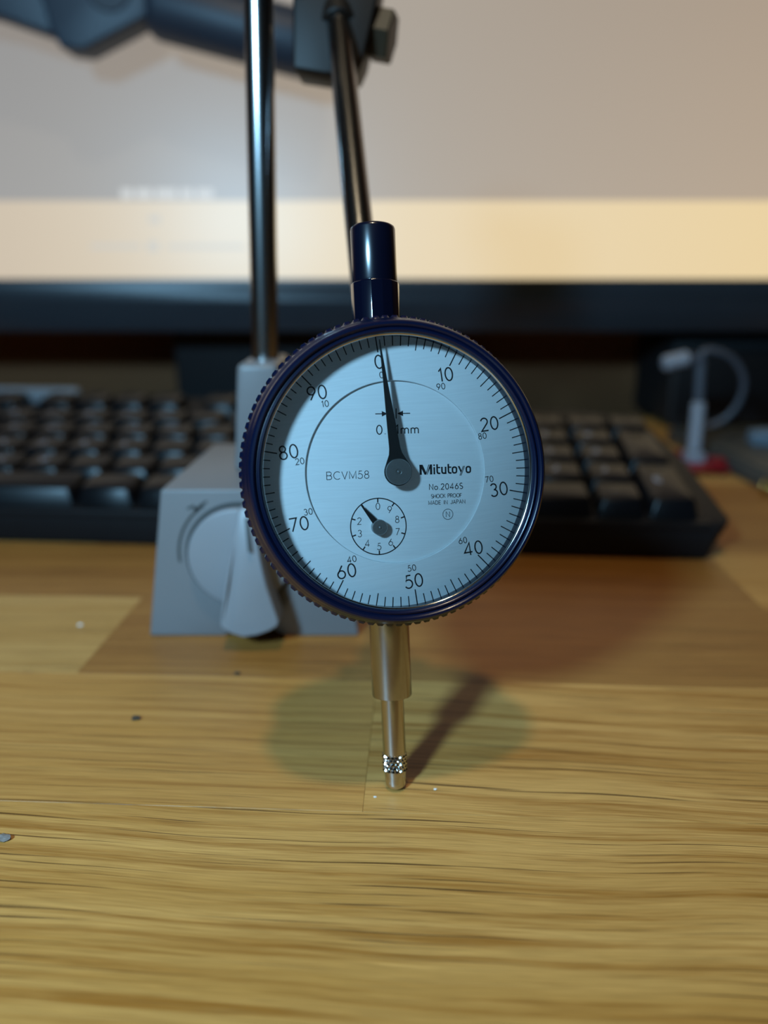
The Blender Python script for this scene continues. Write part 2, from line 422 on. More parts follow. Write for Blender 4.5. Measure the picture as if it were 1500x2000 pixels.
# lower bezel: sloping lip above a flat chin
prof = [(MON_Y, ZS), (MON_Y - 1.4, ZS - 13.6), (MON_Y - 1.0, ZS - 14.4), (MON_Y + 2.5, ZB + 1), (MON_Y + 4, ZB), (MON_Y + 12, ZB), (MON_Y + 12, ZS)]
prism('lower_bezel', prof, lambda p: ml((X0, p[0], p[1])), lambda p: ml((X1, p[0], p[1])), BEZEL_M, mon, 0.5, 1)
for nm, xa, xb in (('side_bezel', X0, X0 + 22), ('side_bezel', X1 - 22, X1)):
    mbox(nm, (xa, MON_Y - 6, ZS), (xb, MON_Y + 4, ZT + 16), BEZEL_M, 1.5)
mbox('upper_bezel', (X0 + 22, MON_Y - 6, ZT), (X1 - 22, MON_Y + 4, ZT + 16), BEZEL_M, 1.5)

def screen_material():
    m = bpy.data.materials.new('lit_screen'); m.use_nodes = True
    nt = m.node_tree; b = nt.nodes['Principled BSDF']; L = nt.links.new
    b.inputs['Base Color'].default_value = (0.10, 0.10, 0.10, 1); b.inputs['Roughness'].default_value = 0.36
    b.inputs['Specular IOR Level'].default_value = 0.5
    tc = nt.nodes.new('ShaderNodeTexCoord'); sp = nt.nodes.new('ShaderNodeSeparateXYZ'); L(tc.outputs['Object'], sp.inputs[0])
    # displayed picture: warm beige page with a paler bar along its foot
    def ramp(src, stops, lo, hi):
        mr = nt.nodes.new('ShaderNodeMapRange'); mr.inputs[1].default_value = lo; mr.inputs[2].default_value = hi; L(src, mr.inputs[0])
        r = nt.nodes.new('ShaderNodeValToRGB'); e = r.color_ramp.elements
        e[0].position = stops[0][0]; e[0].color = (*stops[0][1], 1); e[1].position = stops[-1][0]; e[1].color = (*stops[-1][1], 1)
        for p, c in stops[1:-1]:
            q = e.new(p); q.color = (*c, 1)
        L(mr.outputs[0], r.inputs[0]); return r.outputs[0]
    page = ramp(sp.outputs[0], [(0, (0.33, 0.31, 0.29)), (0.5, (0.41, 0.345, 0.275)), (1, (0.47, 0.36, 0.255))], -0.2, 0.3)  # panel's viewing-angle colour shift painted in left to right, bar likewise
    bar = ramp(sp.outputs[0], [(0, (0.60, 0.49, 0.36)), (0.5, (0.80, 0.65, 0.42)), (1, (0.84, 0.64, 0.34))], -0.2, 0.3)
    # an upward fall-off in the page picture
    fade = ramp(sp.outputs[2], [(0, (1.0, 1.0, 1.0)), (1, (0.86, 0.85, 0.85))], 0.143, 0.25)
    mu = nt.nodes.new('ShaderNodeMix'); mu.data_type = 'RGBA'; mu.blend_type = 'MULTIPLY'; mu.inputs[0].default_value = 1
    L(page, mu.inputs[6]); L(fade, mu.inputs[7])
    gt = nt.nodes.new('ShaderNodeMath'); gt.operation = 'LESS_THAN'; gt.inputs[1].default_value = 0.1428; L(sp.outputs[2], gt.inputs[0])
    mx = nt.nodes.new('ShaderNodeMix'); mx.data_type = 'RGBA'; L(gt.outputs[0], mx.inputs[0]); L(mu.outputs[2], mx.inputs[6]); L(bar, mx.inputs[7])
    L(mx.outputs[2], b.inputs['Emission Color']); b.inputs['Emission Strength'].default_value = 0.95
    return m
scr = mbox('screen', (X0 + 20, MON_Y + 0.2, ZS - 1), (X1 - 20, MON_Y + 3, ZT + 2), screen_material())
# faint caption blocks shown on the picture's bar
SCREEN_TXT = mat('screen_caption', (0.1, 0.1, 0.1), 0.4, emit=(0.62, 0.60, 0.56), estr=0.95)
SCREEN_TXT2 = mat('screen_caption_grey', (0.1, 0.1, 0.1), 0.4, emit=(0.58, 0.53, 0.45), estr=0.95)
for k, (xa, xb) in enumerate([(-160, -153), (-151, -141), (-139, -126), (-124, -116), (-114, -104)]):
    mbox('screen_caption', (xa, MON_Y + 0.05, 144.2), (xb, MON_Y + 0.3, 149.5), SCREEN_TXT, 0, scr)
for k, (xa, xb, za, zb) in enumerate([(-181, -150, 115, 117.5), (-146, -139, 113.5, 119), (-134, -86, 115, 117.2), (-144, -137, 130, 134)]):
    mbox('screen_icon', (xa, MON_Y + 0.05, za), (xb, MON_Y + 0.3, zb), SCREEN_TXT2, 0, scr)
pv = Matrix.Translation(Vector(ml((0, MON_Y, ZS))) * U)
for ch in list(mon.children): ch.matrix_local = pv @ Matrix.Rotation(R(-4.7), 4, 'X') @ pv.inverted()
mbox('stand_neck', (-146, MON_Y + 42, 0), (36, MON_Y + 66, 260), SPK_BLACK, 4)
mbox('stand_foot', (-190, MON_Y + 20, 0), (80, MON_Y + 88, 12), SPK_BLACK, 4)
bpy.context.view_layer.update()

# navy articulated arm in front of the screen
arm0 = empty('articulated_arm', (-120, 485, 236)); tag(arm0, 'navy blue jointed arm hanging over the top left of the screen', 'arm')
def al(p): return (p[0] + 120, p[1] - 485, p[2] - 236)
rod('tube', al((-124, 474, 238)), al((-36, 470, 216)), 16.5, ARM_BLUE, arm0, 40, profile=[(10, 0), (14, 1), (16, 4), (16.5, 7), (16.5, 86), (15, 90)])
prism('knuckle', [(-172, 214.5), (-160, 213.2), (-124, 229), (-122, 262), (-185, 262), (-176, 224)], lambda p: al((p[0], 462, p[1])), lambda p: al((p[0], 484, p[1])), ARM_BLUE, arm0, 2.0, 3)
rod('pivot', al((-143, 461.2, 243)), al((-143, 482, 243)), 12.5, ARM_HOLE, arm0, 40, 1.0)
prism('link', [(-176, 221), (-176, 262), (-300, 292), (-300, 250), (-208, 231)], lambda p: al((p[0], 466, p[1])), lambda p: al((p[0], 482, p[1])), ARM_BLUE, arm0, 2.5, 3)
rod('hanger', al((-150, 474, 258)), al((-150, 474, 526)), 9, ARM_BLUE, arm0, 28)
box('top_hook', al((-170, 462, 522)), al((-130, 556, 530)), ARM_BLUE, arm0, 2)
bpy.context.view_layer.update()

# black loudspeaker-like box under the monitor on the right
spk = empty('black_box', (240, 548, 0)); tag(spk, 'matt black box standing under the right of the monitor', 'box')
box('body', (-50, -35, 3), (80, 40, 58), SPK_BLACK, spk, 3)
for sx in (-40, 70):
    for sy in (-27, 32): rod('foot', (sx, sy, 0), (sx, sy, 4), 5, SPK_BLACK, spk, 16, 0.5)
box('front_panel', (-46, -36.2, 7), (76, -34.5, 54), BLACK_PL, spk, 0.5)

# ------------------------------------------------------------------ keyboard
KB_YAW = R(-4.35)
kb_o = Vector((125.9, 260.3, 0))
kb = empty('keyboard', kb_o, Matrix.Rotation(KB_YAW, 3, 'Z')); tag(kb, 'black full-size computer keyboard behind the grey stand', 'keyboard')
TILT = R(9.6)
KW, KD = 446.0, 136.0          # local: x from -KW to 0, y from 0 (front) to KD
def top_z(v): return 13.5 + v * math.tan(TILT)
out = [(-KW, 3)] + [(-KW + 3, 0)] + [(-6, 0), (-2, 2), (0, 7), (-1.5, 60), (-5, 84)] + arc(-42, 88, 36, 34, 0, 90, 10) + [(-90, 126), (-150, 133), (-260, KD), (-KW + 20, KD - 2), (-KW, KD - 22)]
prism('case', out, lambda p: (min(p[0], -8.5 + p[1] * 0.05), p[1] + 1.5, max(0.6, (p[1] - 40) * 0.13)), lambda p: (p[0], p[1] + 0.8, top_z(p[1])), BLACK_PL, kb, 2.2, 3)
for fx in (-KW + 30, -40):
    prism('foot', [(112, 0), (118, 0), (122, 12), (108, 12)], lambda p: (fx, p[0], p[1]), lambda p: (fx + 16, p[0], p[1]), BLACK_PL, kb)
    box('pad', (fx, 8, 0), (fx + 16, 14, 2), BLACK_PL, kb)
box('front_lip', (-KW + 4, 0.4, 11.2), (-8, 5.5, 14.6), BLACK_PL, kb, 1.0)

key_cache = {}
def key_mesh(wu, du):
    k = (wu, du)
    if k in key_cache: return key_cache[k]
    w = wu * 19 - 1.0; d = du * 19 - 1.0; h = 8.0; ins = 2.1; dish = 0.5
    V = []; rows = [(0, 0, 0, 0), (1.5, 2.3, 1.0, h - 0.9), (1.9, 2.8, 1.3, h - 0.3), (2.5, 3.5, 1.9, h)]
    # superellipse-like rounded rings
    ring = []
    def rr(x0, x1, y0, y1, r, z):
        q = []
        for cx, cy, a0 in ((x1 - r, y1 - r, 0), (x0 + r, y1 - r, 90), (x0 + r, y0 + r, 180), (x1 - r, y0 + r, 270)):
            for t in (0, 45, 90): q.append((cx + r * math.cos(R(a0 + t)), cy + r * math.sin(R(a0 + t)), z))
        return q
    rings = [rr(-w / 2, w / 2, -d / 2, d / 2, 0.8, 0)]
    for sx, f, b, z in rows[1:]: rings.append(rr(-w / 2 + sx, w / 2 - sx, -d / 2 + f, d / 2 - b, 1.6, z))
    V = [p for q in rings for p in q]; n = 12; F = []
    for i in range(len(rings) - 1):
        for j in range(n): F.append((i * n + j, i * n + (j + 1) % n, (i + 1) * n + (j + 1) % n, (i + 1) * n + j))
    c = len(V); V.append((0, 0.3, h - dish)); top = (len(rings) - 1) * n
    for j in range(n): F.append((top + j, top + (j + 1) % n, c))
    me = bpy.data.meshes.new('key'); me.from_pydata([(a * U, b * U, c_ * U) for a, b, c_ in V], [], F); me.update()
    me.polygons.foreach_set('use_smooth', [True] * len(me.polygons)); me.set_sharp_from_angle(angle=R(50)); me.materials.append(KEY_BLACK)
    key_cache[k] = me; return me
legend_cache = {}
KL = -436.5                     # local x of the left edge of the key field
def put_key(xu, v, wu=1, du=1, legend=None, m=None):
    x = KL + (xu + wu / 2) * 19
    o = bpy.data.objects.new('key', key_mesh(wu, du)); COL.objects.link(o); o.parent = kb
    o.location = (x * U, v * U, (top_z(v) - 1.2) * U); o.rotation_euler = (TILT, 0, 0)
    if legend:
        if legend not in legend_cache:
            V = []; F = []; text_geo(V, F, legend, -2.0, 2.0, 4.2, 0.75, 7.75, gap=0.25)
            legend_cache[legend] = flat('legend', V, F, LEGEND, o).data
        else:
            l = bpy.data.objects.new('legend', legend_cache[legend]); COL.objects.link(l); l.parent = o
    return o
R0 = 14.5
rows = [R0 + 19 * k for k in range(5)]
FR = rows[4] + 24.5
# bottom row
x = 0
for wu in (1.25, 1.25, 1.25, 6.25, 1.25, 1.25, 1.25, 1.25): put_key(x, rows[0], wu); x += wu
# shift row
put_key(0, rows[1], 2.25)
for i, c in enumerate([None, None, 'C', 'V', 'B', 'N', 'M', None, '.', None]): put_key(2.25 + i, rows[1], 1, 1, c)
put_key(12.25, rows[1], 2.75)
put_key(0, rows[2], 1.75)
for i, c in enumerate(['A', 'S', 'D', 'F', 'G', 'H', 'J', 'K', 'L', None, None]): put_key(1.75 + i, rows[2], 1, 1, c)
put_key(12.75, rows[2], 2.25)
put_key(0, rows[3], 1.5)
for i, c in enumerate([None, None, 'E', 'R', None, 'Y', 'U', 'I', 'O', 'P', None, None]): put_key(1.5 + i, rows[3], 1, 1, c)
put_key(13.5, rows[3], 1.5)
for i, c in enumerate([None] + list('1234567890') + [None, None]): put_key(i, rows[4], 1, 1, c)
put_key(13, rows[4], 2)
put_key(0, FR)
for g0 in (2, 6.5, 11):
    for i in range(4): put_key(g0 + i, FR)
# navigation block
NX = 15.2
for i in range(3):
    put_key(NX + i, rows[0]); put_key(NX + i, rows[3]); put_key(NX + i, rows[4]); put_key(NX + i, FR)
put_key(NX + 1, rows[1])
# number pad
PX = 18.4
put_key(PX, rows[0], 2, 1, '0'); put_key(PX + 2, rows[0], 1, 1, '.')
for r, s in ((1, '123'), (2, '456'), (3, '789')):
    for i, c in enumerate(s): put_key(PX + i, rows[r], 1, 1, c)
for i in range(4): put_key(PX + i, rows[4])
put_key(PX + 3, rows[0] + 9.5, 1, 2, 'E'); put_key(PX + 3, rows[2] + 9.5, 1, 2, None)
# silver media bar behind the function keys
mb = box('media_key', (-350, 124, top_z(126) - 2), (-298, 131, top_z(126) + 7.5), MEDIA, kb, 2.5, 3)

# ------------------------------------------------------------------ magnetic stand
st = empty('magnetic_stand', (-37.4, 231, 0)); tag(st, 'grey magnetic indicator stand with turn knob, chrome post and jointed arm', 'stand')
def sl(p): return (p[0] + 37.4, p[1] - 231, p[2])
BF, BB, BH = 201.6, 261.0, 43.9
# base: sides lean in towards the top, V-groove underneath
def base_sec(y, xl, xr, xtl, xtr): return [(xl, 0), (-46, 0), (-37.5, 6), (-29, 0), (xr, 0), (xr, 1.2), (xtr, BH), (xtl, BH), (xl, 1.2)]
pf = base_sec(0, -67.5, -7.4, -60.8, -14.1); pb = base_sec(0, -65.5, -9.4, -58.8, -16.1)
n = len(pf)
V = [sl((a, BF, b)) for a, b in pf] + [sl((a, BB, b)) for a, b in pb]
F = [tuple(range(n)), tuple(range(2 * n - 1, n - 1, -1))] + [(k, k + n, (k + 1) % n + n, (k + 1) % n) for k in range(n)]
o = mesh_obj('base_block', V, F, STAND_GREY, st); fixn(o); bevel_mesh(o, 0.6, 3, 25); base_blk = o
box('steel_sole', sl((-64, 205, 0)), sl((-47.5, 258, 0.7)), STEEL_DARK, st); box('steel_sole', sl((-27.5, 205, 0)), sl((-11, 258, 0.7)), STEEL_DARK, st)
# post block on top, rounded top
n2 = [(-44.8, BH - 0.4), (-28.0, BH - 0.4), (-30.6, 75.4), (-42.3, 75.4)]
o = prism('post_block', n2, lambda p: sl((p[0], 223, p[1])), lambda p: sl((p[0], 253, p[1])), STAND_GREY, st, 1.8, 4)
# knob disc and lever
KX, KZ, KR = -40.0, 25.0, 14.2
def front_lathe(prof): return lathe(prof, 72, lambda r, t, h: sl((KX + r * math.sin(t), BF - h, KZ + r * math.cos(t))))
V, F = front_lathe([(KR + 1.1, -0.5), (KR + 1.1, 0.35), (KR + 0.2, 0.35)]); fixn(mesh_obj('knob_recess', V, F, SLOT_DARK, st, True, 30))
V, F = front_lathe([(KR, -0.2), (KR, 2.4), (KR - 0.25, 2.8), (KR - 0.7, 3.0), (0, 3.0)]); knob = fixn(mesh_obj('knob', V, F, KNOB_GREY, st, True, 30))
lever_poly = [(-38.9, 40.0), (-37.0, 40.8), (-34.4, 40.0), (-33.6, 35), (-32.6, 28), (-31.0, 20), (-28.2, 9.6), (-28.6, 8.2), (-31, 6.8), (-34.5, 5.5), (-38.6, 4.9), (-42, 6.0), (-44.6, 7.6), (-44.9, 9.0), (-42.8, 20), (-40.4, 32)]
lv = prism('lever', lever_poly, lambda p: sl((p[0] * 1.0, BF - 2.6, p[1])), lambda p: sl((-37.2 + (p[0] + 37.2) * 0.96, BF - 11 + max(0, (p[1] - 26) * 0.35), p[1])), KNOB_GREY, knob, 1.3, 3)
# indicator slot pressed into the lever: a thin dark inlay following its sloping front
sv = [(-37.0, 37.8), (-36.1, 37.9), (-35.3, 29.6), (-36.1, 29.4)]
prism('indicator_slot', sv, lambda p: sl((p[0], BF - 11.15 + max(0, (p[1] - 26) * 0.35), p[1])), lambda p: sl((p[0], BF - 10 + max(0, (p[1] - 26) * 0.35), p[1])), SLOT_DARK, knob)
# rotation arrow moulded into the face left of the knob
V = []; F = []
ribbon(V, F, [(KX + 17.2 * math.cos(R(a)), KZ + 17.2 * math.sin(R(a))) for a in range(187, 122, -4)], 0.75, 0.0)
ribbon(V, F, [(KX + 16.7 * math.cos(R(a)), KZ + 16.7 * math.sin(R(a)) + 1.2) for a in range(136, 116, -4)], 0.6, 0.0)
ribbon(V, F, [(-53.9, 38.4), (-52.2, 39.3), (-51.2, 37.6)], 0.6, 0.0)
fixn(mesh_obj('arrow_mark', [sl((p[0], BF - 0.06, p[1])) for p in V], F, SLOT_DARK, st))
# chrome post, leaning a touch
P0 = (-36.2, 237.9, 74.5); P1 = (-32.9, 237.9, 200.0)
rod('post', sl(P0), sl(P1), 4.05, CHROME, st, 48)
# clamp block, its bolt, and the post collar above the picture
cb = prism('clamp_block', [(-25.8, 155.0), (-16.5, 153.6), (-7.6, 153.8), (-5.6, 158), (-1.8, 173), (1.0, 187), (-25.2, 187)], lambda p: sl((p[0], 243 + (p[1] - 154) * 0.18, p[1])), lambda p: sl((p[0] + 0.6, 262 + (p[1] - 154) * 0.18, p[1])), CLAMP_DARK, st, 1.0, 3)
rod('bolt_head', sl((-3.2, 254.5, 166.5)), sl((2.6, 253.5, 165.3)), 7.2, BRASSY, st, 6, 0.5)
rod('bolt_shank', sl((-14, 255, 167.5)), sl((-2.5, 254.5, 166.4)), 4.2, BRASSY, st, 24, 0.3)
rod('cross_pin', sl((-33.2, 250, 188)), sl((-8, 256, 182)), 5, DARK_STEEL, st, 24)
o = rod('post_collar', sl((-33.2, 237.9, 178)), sl((-32.9, 237.9, 198)), 9, CLAMP_DARK, st, 36, 1)
rod('collar_screw', sl((-33.2, 240, 188)), sl((-33.2, 256, 188)), 6.2, CLAMP_DARK, st, 24)
# arm: enters the clamp face, reaches down to the back of the gauge
A0 = Vector((-12.9, 247.8, 168.2)); A1 = Vector((-1.2, 169.6, 69.4))
ad = (A1 - A0).normalized()
rod('arm', sl(A0 - ad * 10), sl(A1), 3.5, DARK_STEEL, st, 48)
rod('arm_socket', sl(A0 + ad * -4.0), sl(A0 + ad * 1.8), 4.9, CLAMP_DARK, st, 40, 0.5)
bpy.context.view_layer.update()

# ------------------------------------------------------------------ dial gauge
GX = Vector((0.98271328, 0.18464944, -0.01338627)); GY = Vector((-0.03132422, 0.23710081, 0.97097992)); GW = Vector((0.18246479, -0.95377555, 0.23878612))
rot = Matrix((GX, GY, GW)).transposed()
TIP = Vector((0.13, -64.2, -11.5))
DC = Vector((2.33623876, 137.01538031, 65.0846912))       # dial centre, world mm
tip_w = DC + rot @ TIP
ga = empty('dial_gauge', (tip_w.x, tip_w.y, 0.06), rot); tag(ga, 'navy dial indicator with white face standing on its steel tip', 'dial gauge')
def gl(x, y, w): return (x - TIP.x, y - TIP.y, w - TIP.z)
def face_lathe(prof, n=128, ca=False, cb_=False, cx=0, cy=0):
    return lathe(prof, n, lambda r, t, h: gl(cx + r * math.sin(t), cy + r * math.cos(t), h), ca, cb_)
def axis_x(y): return -0.5 - y * 0.0105
def stem_lathe(prof, n=64, ca=True, cb_=True, ph=0.0):
    return lathe(prof, n, lambda r, t, h: gl(axis_x(h) + r * math.sin(t + ph), h, -11.5 + r * math.cos(t + ph)), ca, cb_)
# case behind the bezel, with back lug
V, F = face_lathe([(25.6, -1.0), (26.2, -1.4), (26.2, -15.0), (25.4, -16.2), (23.5, -16.6), (0, -16.6)]); case = fixn(mesh_obj('case', V, F, NAVY, ga, True, 30))
prism('back_lug', [(-3, -6.5), (3, -6.5), (4, -3), (4, 3), (3, 6.5), (-3, 6.5), (-4, 3), (-4, -3)], lambda p: gl(p[0], p[1], -16.2), lambda p: gl(p[0], p[1], -24.0), NAVY, case, 0.6, 2)
# stem and cap
V, F = stem_lathe([(3.6, 20), (4.0, 20), (4.75, 22), (4.75, 36.6), (4.4, 36.9)], 14, ph=0.12); o = fixn(mesh_obj('collar', V, F, NAVY_GLOSS, ga)); bevel_mesh(o, 0.12, 2, 15)
V, F = stem_lathe([(4.0, 36.5), (4.28, 36.7), (4.38, 37.1), (4.38, 46.9), (4.25, 47.35), (3.9, 47.6), (0, 47.6)]); fixn(mesh_obj('cap', V, F, NAVY_SATIN, ga, True, 40))
V, F = stem_lathe([(4.0, -20), (4.0, -44.6), (3.9, -44.9), (3.7, -45.0), (2.4, -45.0)]); fixn(mesh_obj('stem', V, F, STEEL, ga, True, 40))
V, F = stem_lathe([(2.32, -40), (2.32, -56.9)], ca=False, cb_=False); sp_ = fixn(mesh_obj('spindle', V, F, STEEL_POL, ga, True, 40))
# contact point: diamond knurl and rounded nose
V = []; F = []; N, Mr = 144, 31; y_a, y_b = -56.6, -60.3
for i in range(Mr):
    y = y_a + (y_b - y_a) * i / (Mr - 1)
    for k in range(N):
        t = 2 * PI * k / N
        ph1 = (k / N * 16 + i / (Mr - 1) * 2.6) % 1.0; ph2 = (k / N * 16 - i / (Mr - 1) * 2.6) % 1.0
        h = min(1 - abs(ph1 * 2 - 1), 1 - abs(ph2 * 2 - 1))
        edge = min(1, min(i, Mr - 1 - i) / 1.0)
        rr_ = 2.20 + 0.40 * h * edge
        V.append(gl(axis_x(y) + rr_ * math.sin(t), y, -11.5 + rr_ * math.cos(t)))
for i in range(Mr - 1):
    for k in range(N): F.append((i * N + k, (i + 1) * N + k, (i + 1) * N + (k + 1) % N, i * N + (k + 1) % N))
kn = fixn(mesh_obj('contact_knurl', V, F, STEEL_POL, ga))
nose = [(2.2, -60.25), (2.22, -60.5), (2.15, -61.2)] + [(0.55 + 1.55 * math.cos(R(a)), -62.65 - 1.55 * math.sin(R(a))) for a in range(6, 91, 12)] + [(0, -64.2)]
V, F = stem_lathe(nose, 56, False, False); fixn(mesh_obj('contact_point', V, F, STEEL_POL, ga, True, 50))
# bezel with 100 grip teeth
prof = [(24.75, -0.4, 0), (24.6, 4.4, 0), (24.75, 4.75, 0), (25.05, 4.95, 0), (25.3, 4.9, 0), (25.42, 4.5, 0), (25.6, 4.45, 0), (25.75, 4.75, 0), (26.1, 5.0, 0), (26.5, 4.95, 0), (26.85, 4.6, 0),
        (27.05, 4.0, 0), (27.12, 3.0, 0), (27.3, 2.6, 0), (27.65, 1.9, 0), (27.85, 1.2, 0), (27.95, 0.7, 0), (28.2, 0.45, 1), (28.5, 0.15, 1), (28.5, -2.6, 1), (28.15, -2.9, 1), (27.6, -3.0, 0), (26.0, -3.0, 0)]
pat = [0, 0.0, 0.0, 0.0, -0.42, -0.46]
N = 100 * len(pat); V = []; F = []
for r, w, k in prof:
    for a in range(N):
        t = 2 * PI * a / N; rr_ = max(27.9, r + pat[a % len(pat)]) if k else r
        V.append(gl(rr_ * math.sin(t), rr_ * math.cos(t), w))
for i in range(len(prof) - 1):
    for a in range(N): F.append((i * N + a, i * N + (a + 1) % N, (i + 1) * N + (a + 1) % N, (i + 1) * N + a))
bz = fixn(mesh_obj('bezel', V, F, NAVY, ga, True, 35))
# bright seat ring just inside the bezel, and the crystal
V, F = face_lathe([(24.64, 3.4), (24.45, 3.4), (24.35, 3.55), (24.42, 3.75), (24.62, 3.85)], 160); fixn(mesh_obj('crystal_ring', V, F, STEEL_POL, ga, True, 50))
V, F = face_lathe([(24.6, 3.6), (0, 3.6)], 96); cr_ = mesh_obj('crystal', V, F, CRYSTAL, ga)
# dial face: outer rotating ring plate and sunken centre plate with a fine step
V = []; F = []
def dl(x, y, z): return (x, y, z)
V, F = lathe([(25.5, -1.2), (25.5, 0.0), (16.85, 0.0), (16.76, -0.08), (16.72, -0.9)], 200, lambda r, t, h: (r * math.sin(t), r * math.cos(t), h), False, False)
ring = fixn(mesh_obj('dial_face', V, F, DIAL, ga, True, 8)); ring.location = Vector(gl(0, 0, 0)) * U
ring.rotation_euler = (0, 0, R(9.74 - 2.4))
V, F = lathe([(16.72, -0.9), (16.72, -0.50), (0, -0.50)], 200, lambda r, t, h: (r * math.sin(t), r * math.cos(t), h), False, False)
ctr = fixn(mesh_obj('centre_plate', V, F, DIAL, ga, True, 8)); ctr.location = Vector(gl(0, 0, 0)) * U
INK = 0.010
V = []; F = []
for k in range(100):
    a = R(k * 3.6); r0 = 22.0 if k % 10 == 0 else 22.5 if k % 5 == 0 else 23.05; w_ = 0.22 if k % 10 == 0 else 0.19
    ribbon(V, F, [(r0 * math.sin(a), r0 * math.cos(a)), (25.2 * math.sin(a), 25.2 * math.cos(a))], w_, INK)
flat('graduation_marks', V, F, BLACK_INK, ring)
big = {0: (-.1, 20.3), 10: (11.94, 16.33), 20: (18.89, 6.14), 30: (18.88, -6.27), 40: (12.2, -16.4), 50: (0, -20.4), 60: (-12.1, -16.3), 70: (-19.2, -6.3), 80: (-18.9, 6.75), 90: (-12.15, 16.4)}
small = {0: (0, 17.9), 90: (10.7, 14.3), 80: (17.2, 4.1), 70: (17.3, -4.1), 60: (10.45, -14.6), 50: (0, -17.95), 40: (-10.8, -14.3), 30: (-17.2, -4.4), 20: (-17.2, 4.8), 10: (-11.0, 14.25)}
for k, (x, y) in big.items():
    V = []; F = []; text_geo(V, F, str(k), x, y, 2.36, 0.26, INK, gap=0.25); flat('numeral', V, F, BLACK_INK, ring)
for k, (x, y) in small.items():
    V = []; F = []; text_geo(V, F, str(k), x, y, 1.08, 0.14, INK, gap=0.26); flat('small_numeral', V, F, BLACK_INK, ring)
CI = -0.50 + INK
def words(name, s, x0, x1, y, h, w, m=BLACK_INK, gap=0.24):
    V = []; F = []; text_geo(V, F, s, (x0 + x1) / 2, y, h, w, CI, width=(x1 - x0) - w, gap=gap); return flat(name, V, F, m, ctr)
words('resolution_text', '0.01mm', -3.5, 4.5, 7.88, 1.62, 0.20, gap=0.30)
words('serial_text', 'BCVM58', -12.92, -5.05, -0.22, 1.38, 0.125, BLACK_INK, 0.24)
words('model_text', 'No.2046S', 6.13, 12.69, -2.92, 1.05, 0.145, gap=0.30)
words('lettering', 'SHOCK PROOF', 6.46, 12.44, -4.66, 0.70, 0.10, gap=0.16)
words('lettering', 'MADE IN JAPAN', 5.92, 13.05, -5.86, 0.70, 0.10, gap=0.24)
V = []; F = []; ribbon(V, F, arc(9.62, -8.14, 0.97, 0.97, 0, 360, 48), 0.11, CI); text_geo(V, F, 'N', 9.62, -8.14, 1.02, 0.12, CI, width=0.68); flat('n_mark', V, F, GREY_INK, ctr)
# arrows and bar over the resolution text
V = []; F = []
for xt, xa, xb in ((-1.25, -2.35, -3.57), (0.50, 1.62, 2.96)):
    i0 = len(V); V += [(xt, 10.78, CI), (xa, 11.28, CI), (xa, 10.28, CI)]; F.append((i0, i0 + 1, i0 + 2)); ribbon(V, F, [(xa, 10.78), (xb, 10.78)], 0.17, CI)
ribbon(V, F, [(0.33, 11.72), (0.30, 9.86)], 0.18, CI); ribbon(V, F, [(-1.12, 11.72), (-1.12, 9.86)], 0.18, CI)
flat('resolution_arrows', V, F, BLACK_INK, ctr)
# maker's name
V = []; F = []; LX = 4.41; HH = 1.86; KX_ = (14.37 - 4.41) / (4.90 * HH); LY = -0.60
def lp(p): return (LX + p[0] * HH * KX_, LY + p[1] * HH)
def poly(pts):
    i0 = len(V); V.extend([(*lp(p), CI) for p in pts]); F.append(tuple(range(i0, i0 + len(pts))))
def stroke(pts, w): ribbon(V, F, [lp(p) for p in pts], w * HH, CI)
poly([(0, 0), (0, 1), (.21, 1), (.21, 0)]); poly([(.02, 1), (.30, 1), (.62, .22), (.56, 0), (.46, 0)])
poly([(.86, 1), (.93, 1), (.62, 0), (.545, 0)]); poly([(.985, 1), (1.19, 1), (1.19, 0), (.98, 0), (.98, .60), (.735, 0), (.675, 0)])
for pts in ([(1.385, 0), (1.385, .72)], [(1.385, .84), (1.385, .99)]): stroke(pts, .17)
for dx in (0, 1.06):
    stroke([(1.66 + dx, 1.0), (1.66 + dx, .26), (1.70 + dx, .13), (1.80 + dx, .085), (1.95 + dx, .085)], .165); stroke([(1.68 + dx, .67), (1.95 + dx, .67)], .13)
stroke([(2.11, .73), (2.11, .26), (2.15, .13), (2.25, .085), (2.42, .085)], .165); stroke([(2.455, .73), (2.455, 0)], .165)
for cx in (3.30, 4.62):
    q = [(cx + sx * .19, y) for sx, y in ((1, .28), (1, .50))] + [(cx + .05 + .14 * math.cos(R(a)), .50 + .155 * math.sin(R(a))) for a in (30, 60, 90)] + [(cx - .05 + .14 * math.cos(R(a)), .50 + .155 * math.sin(R(a))) for a in (90, 120, 150)] + [(cx - .19, .50), (cx - .19, .28)] + [(cx - .05 + .14 * math.cos(R(a)), .25 + .165 * math.sin(R(a))) for a in (210, 240, 270)] + [(cx + .05 + .14 * math.cos(R(a)), .25 + .165 * math.sin(R(a))) for a in (270, 300, 330)]
    stroke(q + [q[0]], .16)
poly([(3.62, .75), (3.79, .75), (3.97, .27), (3.90, .06)]); poly([(4.12, .75), (4.19, .75), (3.83, -.21), (3.76, -.21)]); poly([(4.235, .75), (4.305, .75), (3.945, -.21), (3.875, -.21)])
flat('maker_name', V, F, BLACK_INK, ctr)
